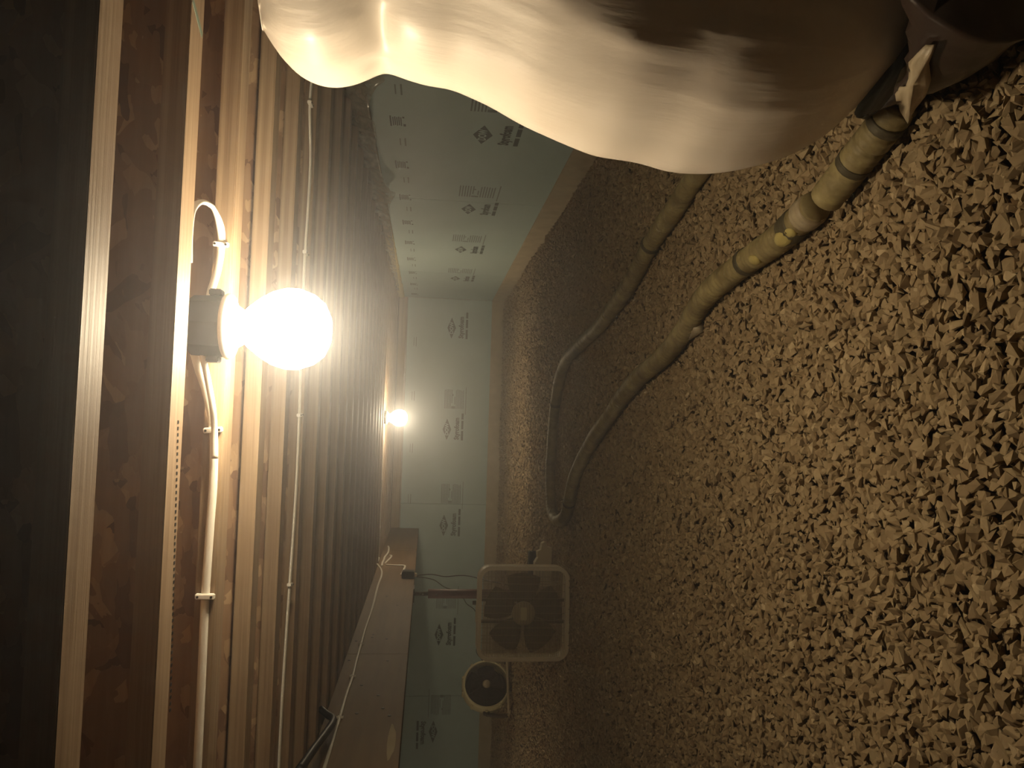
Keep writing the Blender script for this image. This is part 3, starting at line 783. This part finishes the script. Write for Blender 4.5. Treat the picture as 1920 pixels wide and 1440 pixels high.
# ------------------------------------------------------------------ insulated duct hanging beside the camera
SIL = [(487, 22), (490, 48), (505, 82), (535, 104), (590, 119), (640, 110), (680, 92), (712, 80), (755, 92), (800, 106), (850, 112), (930, 148), (1000, 190), (1075, 222),
       (1150, 250), (1240, 262), (1310, 286), (1380, 292), (1440, 286), (1500, 270), (1560, 240), (1605, 202), (1645, 160), (1675, 115), (1700, 60)]
DY = 1.16
sil = [pix(x, y, 1, DY) for x, y in SIL]
zs_ = np.array([p.z for p in sil])[::-1]; xs_ = np.array([p.x for p in sil])[::-1]
top_z = zs_[-1]; bot_z = zs_[0]
NR, NS = 150, 128
bm = bmesh.new(); rings = []
for i in range(NR+1):
    z = bot_z+(top_z-bot_z)*(i/NR)
    x = float(sum(np.interp(z+dz_*.009, zs_, xs_)*(4-abs(dz_)) for dz_ in range(-3, 4))/16)
    tz = (z-bot_z)/(top_z-bot_z)
    r = .30*min(1, math.sqrt(max(1-(1-min(1, tz/.16))**2, 0))+.02)*min(1, math.sqrt(max(1-(1-min(1, (1-tz)/.07))**2, 0))+.02)
    strap = math.exp(-((z-pix(712, 80, 1, DY).z)/.022)**2)
    r *= 1-.10*strap
    cx, cy = x+r, DY+.03
    ring = []
    for k in range(NS):
        a_ = 2*math.pi*k/NS; n_ = Vector((math.cos(a_), math.sin(a_), 0))
        side = .5-.5*math.cos(a_-0)                      # 1 on the -x silhouette side
        d = .012*noise.noise(Vector((n_.x*2, n_.y*2, z*3)))+.004*noise.noise(Vector((n_.x*5+3, n_.y*5, z*2.2)))
        fold = noise.noise(Vector((n_.x*8+9, n_.y*8, z*1.4+n_.y*1.2))); d += .006*max(0, 1-abs(fold)*6)*(.15+.85*min(1, max(0, -n_.y*2-.6)))
        d += -.012*strap*abs(math.sin(a_*7))
        ring.append(bm.verts.new((cx+(r+d)*n_.x, cy+(r*1.0+d)*n_.y, z)))
    rings.append(ring)
for A_, B_ in zip(rings, rings[1:]):
    for k in range(NS): bm.faces.new((A_[k], A_[(k+1) % NS], B_[(k+1) % NS], B_[k]))
bm.faces.new(rings[0][::-1]); bm.faces.new(rings[-1])
du = thing('insulated_duct', 'big white plastic-jacketed insulated duct bulging down beside the camera', 'duct', (sil[0].x+.3, DY, 0))
jk = obj('jacket', bm, 'jacket', du, True); jk.location = -du.location
# plastic-wrapped end lying on the gravel, its shade put into the dark colour
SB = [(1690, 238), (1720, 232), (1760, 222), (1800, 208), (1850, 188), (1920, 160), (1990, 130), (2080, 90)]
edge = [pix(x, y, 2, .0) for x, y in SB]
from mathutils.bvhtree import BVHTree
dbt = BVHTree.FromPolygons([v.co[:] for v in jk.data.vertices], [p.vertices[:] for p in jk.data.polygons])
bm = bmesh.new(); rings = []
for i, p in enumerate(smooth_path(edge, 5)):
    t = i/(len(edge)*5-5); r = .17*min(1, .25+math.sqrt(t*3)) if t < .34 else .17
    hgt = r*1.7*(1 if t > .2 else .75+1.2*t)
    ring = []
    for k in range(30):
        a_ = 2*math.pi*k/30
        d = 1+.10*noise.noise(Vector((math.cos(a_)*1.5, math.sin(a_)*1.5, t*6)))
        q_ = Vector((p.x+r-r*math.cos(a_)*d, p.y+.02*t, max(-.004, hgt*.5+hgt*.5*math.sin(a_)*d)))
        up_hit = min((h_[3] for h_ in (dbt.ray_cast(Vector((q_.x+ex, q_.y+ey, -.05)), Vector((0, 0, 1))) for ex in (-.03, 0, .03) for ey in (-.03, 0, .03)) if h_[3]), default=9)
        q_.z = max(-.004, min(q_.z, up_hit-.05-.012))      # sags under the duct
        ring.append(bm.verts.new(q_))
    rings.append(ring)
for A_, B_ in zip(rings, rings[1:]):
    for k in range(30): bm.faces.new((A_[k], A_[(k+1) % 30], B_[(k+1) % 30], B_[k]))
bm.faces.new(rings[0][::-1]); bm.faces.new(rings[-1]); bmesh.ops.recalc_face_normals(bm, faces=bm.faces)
ds = obj('plastic_bundle', bm, 'shade_dark_sheet', None, True); tag(ds, 'plastic bundle with shade put into its dark colour, lying on gravel in the corner below the white duct', 'bundle')
# loose flap where the hose leaves the bundle
fp = [(1702, 232), (1716, 205), (1736, 180), (1746, 150), (1742, 118), (1755, 85), (1735, 85), (1712, 108), (1690, 130), (1676, 165), (1682, 200)]
bt = BVHTree.FromPolygons([v.co[:] for v in ds.data.vertices], [p.vertices[:] for p in ds.data.polygons])
def drape(x, y, lift):
    d_ = (pix(x, y, 1, 1.2)-CAM).normalized(); hit = bt.ray_cast(CAM, d_)[3]
    return CAM+d_*((hit or (pix(x, y, 2, .105)-CAM).length)-lift)
bm = bmesh.new(); cen = bm.verts.new(drape(1712, 160, .035))
rim = [bm.verts.new(drape(x, y, .010+.005*(i % 2))) for i, (x, y) in enumerate(fp)]
for i in range(len(rim)): bm.faces.new((cen, rim[i], rim[(i+1) % len(rim)]))
bmesh.ops.subdivide_edges(bm, edges=bm.edges[:], cuts=2, use_grid_fill=True)
for v in bm.verts:
    d_ = (v.co-CAM).normalized(); hit = bt.ray_cast(CAM, d_)[3]
    if hit: v.co = CAM+d_*min((v.co-CAM).length, hit-.012)
bmesh.ops.solidify(bm, geom=bm.faces[:], thickness=.002); bmesh.ops.recalc_face_normals(bm, faces=bm.faces)
fo = obj('plastic_flap', bm, 'flap', None, True); tag(fo, 'crumpled pale plastic flap over the hose end below the white duct', 'plastic flap')

# ------------------------------------------------------------------ clear plastic along the top of the right wall
low = [(667, 70), (690, 110), (712, 135), (722, 148), (706, 160), (694, 180), (694, 210), (704, 235), (706, 262), (705, 280), (714, 312), (718, 330), (726, 348), (742, 362), (732, 380), (730, 400), (734, 430), (738, 455), (742, 490), (746, 520), (749, 545)]
PXW = WX-.07
bm = bmesh.new(); cols = []
lows = smooth_path([pix(x, y, 0, PXW) for x, y in low], 6)
for i, p in enumerate(lows):
    zt = JB+.03; col = []
    for k in range(11):
        t = k/10; z = zt+(min(p.z, zt-.03)-zt)*t
        bul = .018*noise.noise(Vector((p.y*7, z*9, 1)))+.010*noise.noise(Vector((p.y*22, z*16, 4)))
        col.append(bm.verts.new((PXW+.02-.03*t+bul, p.y+.02*noise.noise(Vector((p.y*9, z*5, 8)))*t, z)))
    cols.append(col)
for A_, B_ in zip(cols, cols[1:]):
    for k in range(10): bm.faces.new((A_[k], B_[k], B_[k+1], A_[k+1]))
bmesh.ops.solidify(bm, geom=bm.faces[:], thickness=.0006)
ps = obj('plastic_sheet', bm, 'plastic', None, True); tag(ps, 'clear wrinkled plastic sheet hanging at the joist ends above the foam wall', 'plastic sheet')
ins = thing('insulation_batt', 'yellow insulation tucked above the foam wall in the far corner', 'insulation', (WX-.02, 7.6, FZ1))
bm = boxm(-.012, .03, -1.7, 1.2, .0, .06, .01)
bmesh.ops.subdivide_edges(bm, edges=[e for e in bm.edges if e.calc_length() > .5], cuts=40, use_grid_fill=True)
for v in bm.verts: v.co += Vector((.012*noise.noise(v.co*11), 0, .012*noise.noise(v.co*9+Vector((3, 0, 0)))))
obj('batt', bm, 'batt', ins, True)
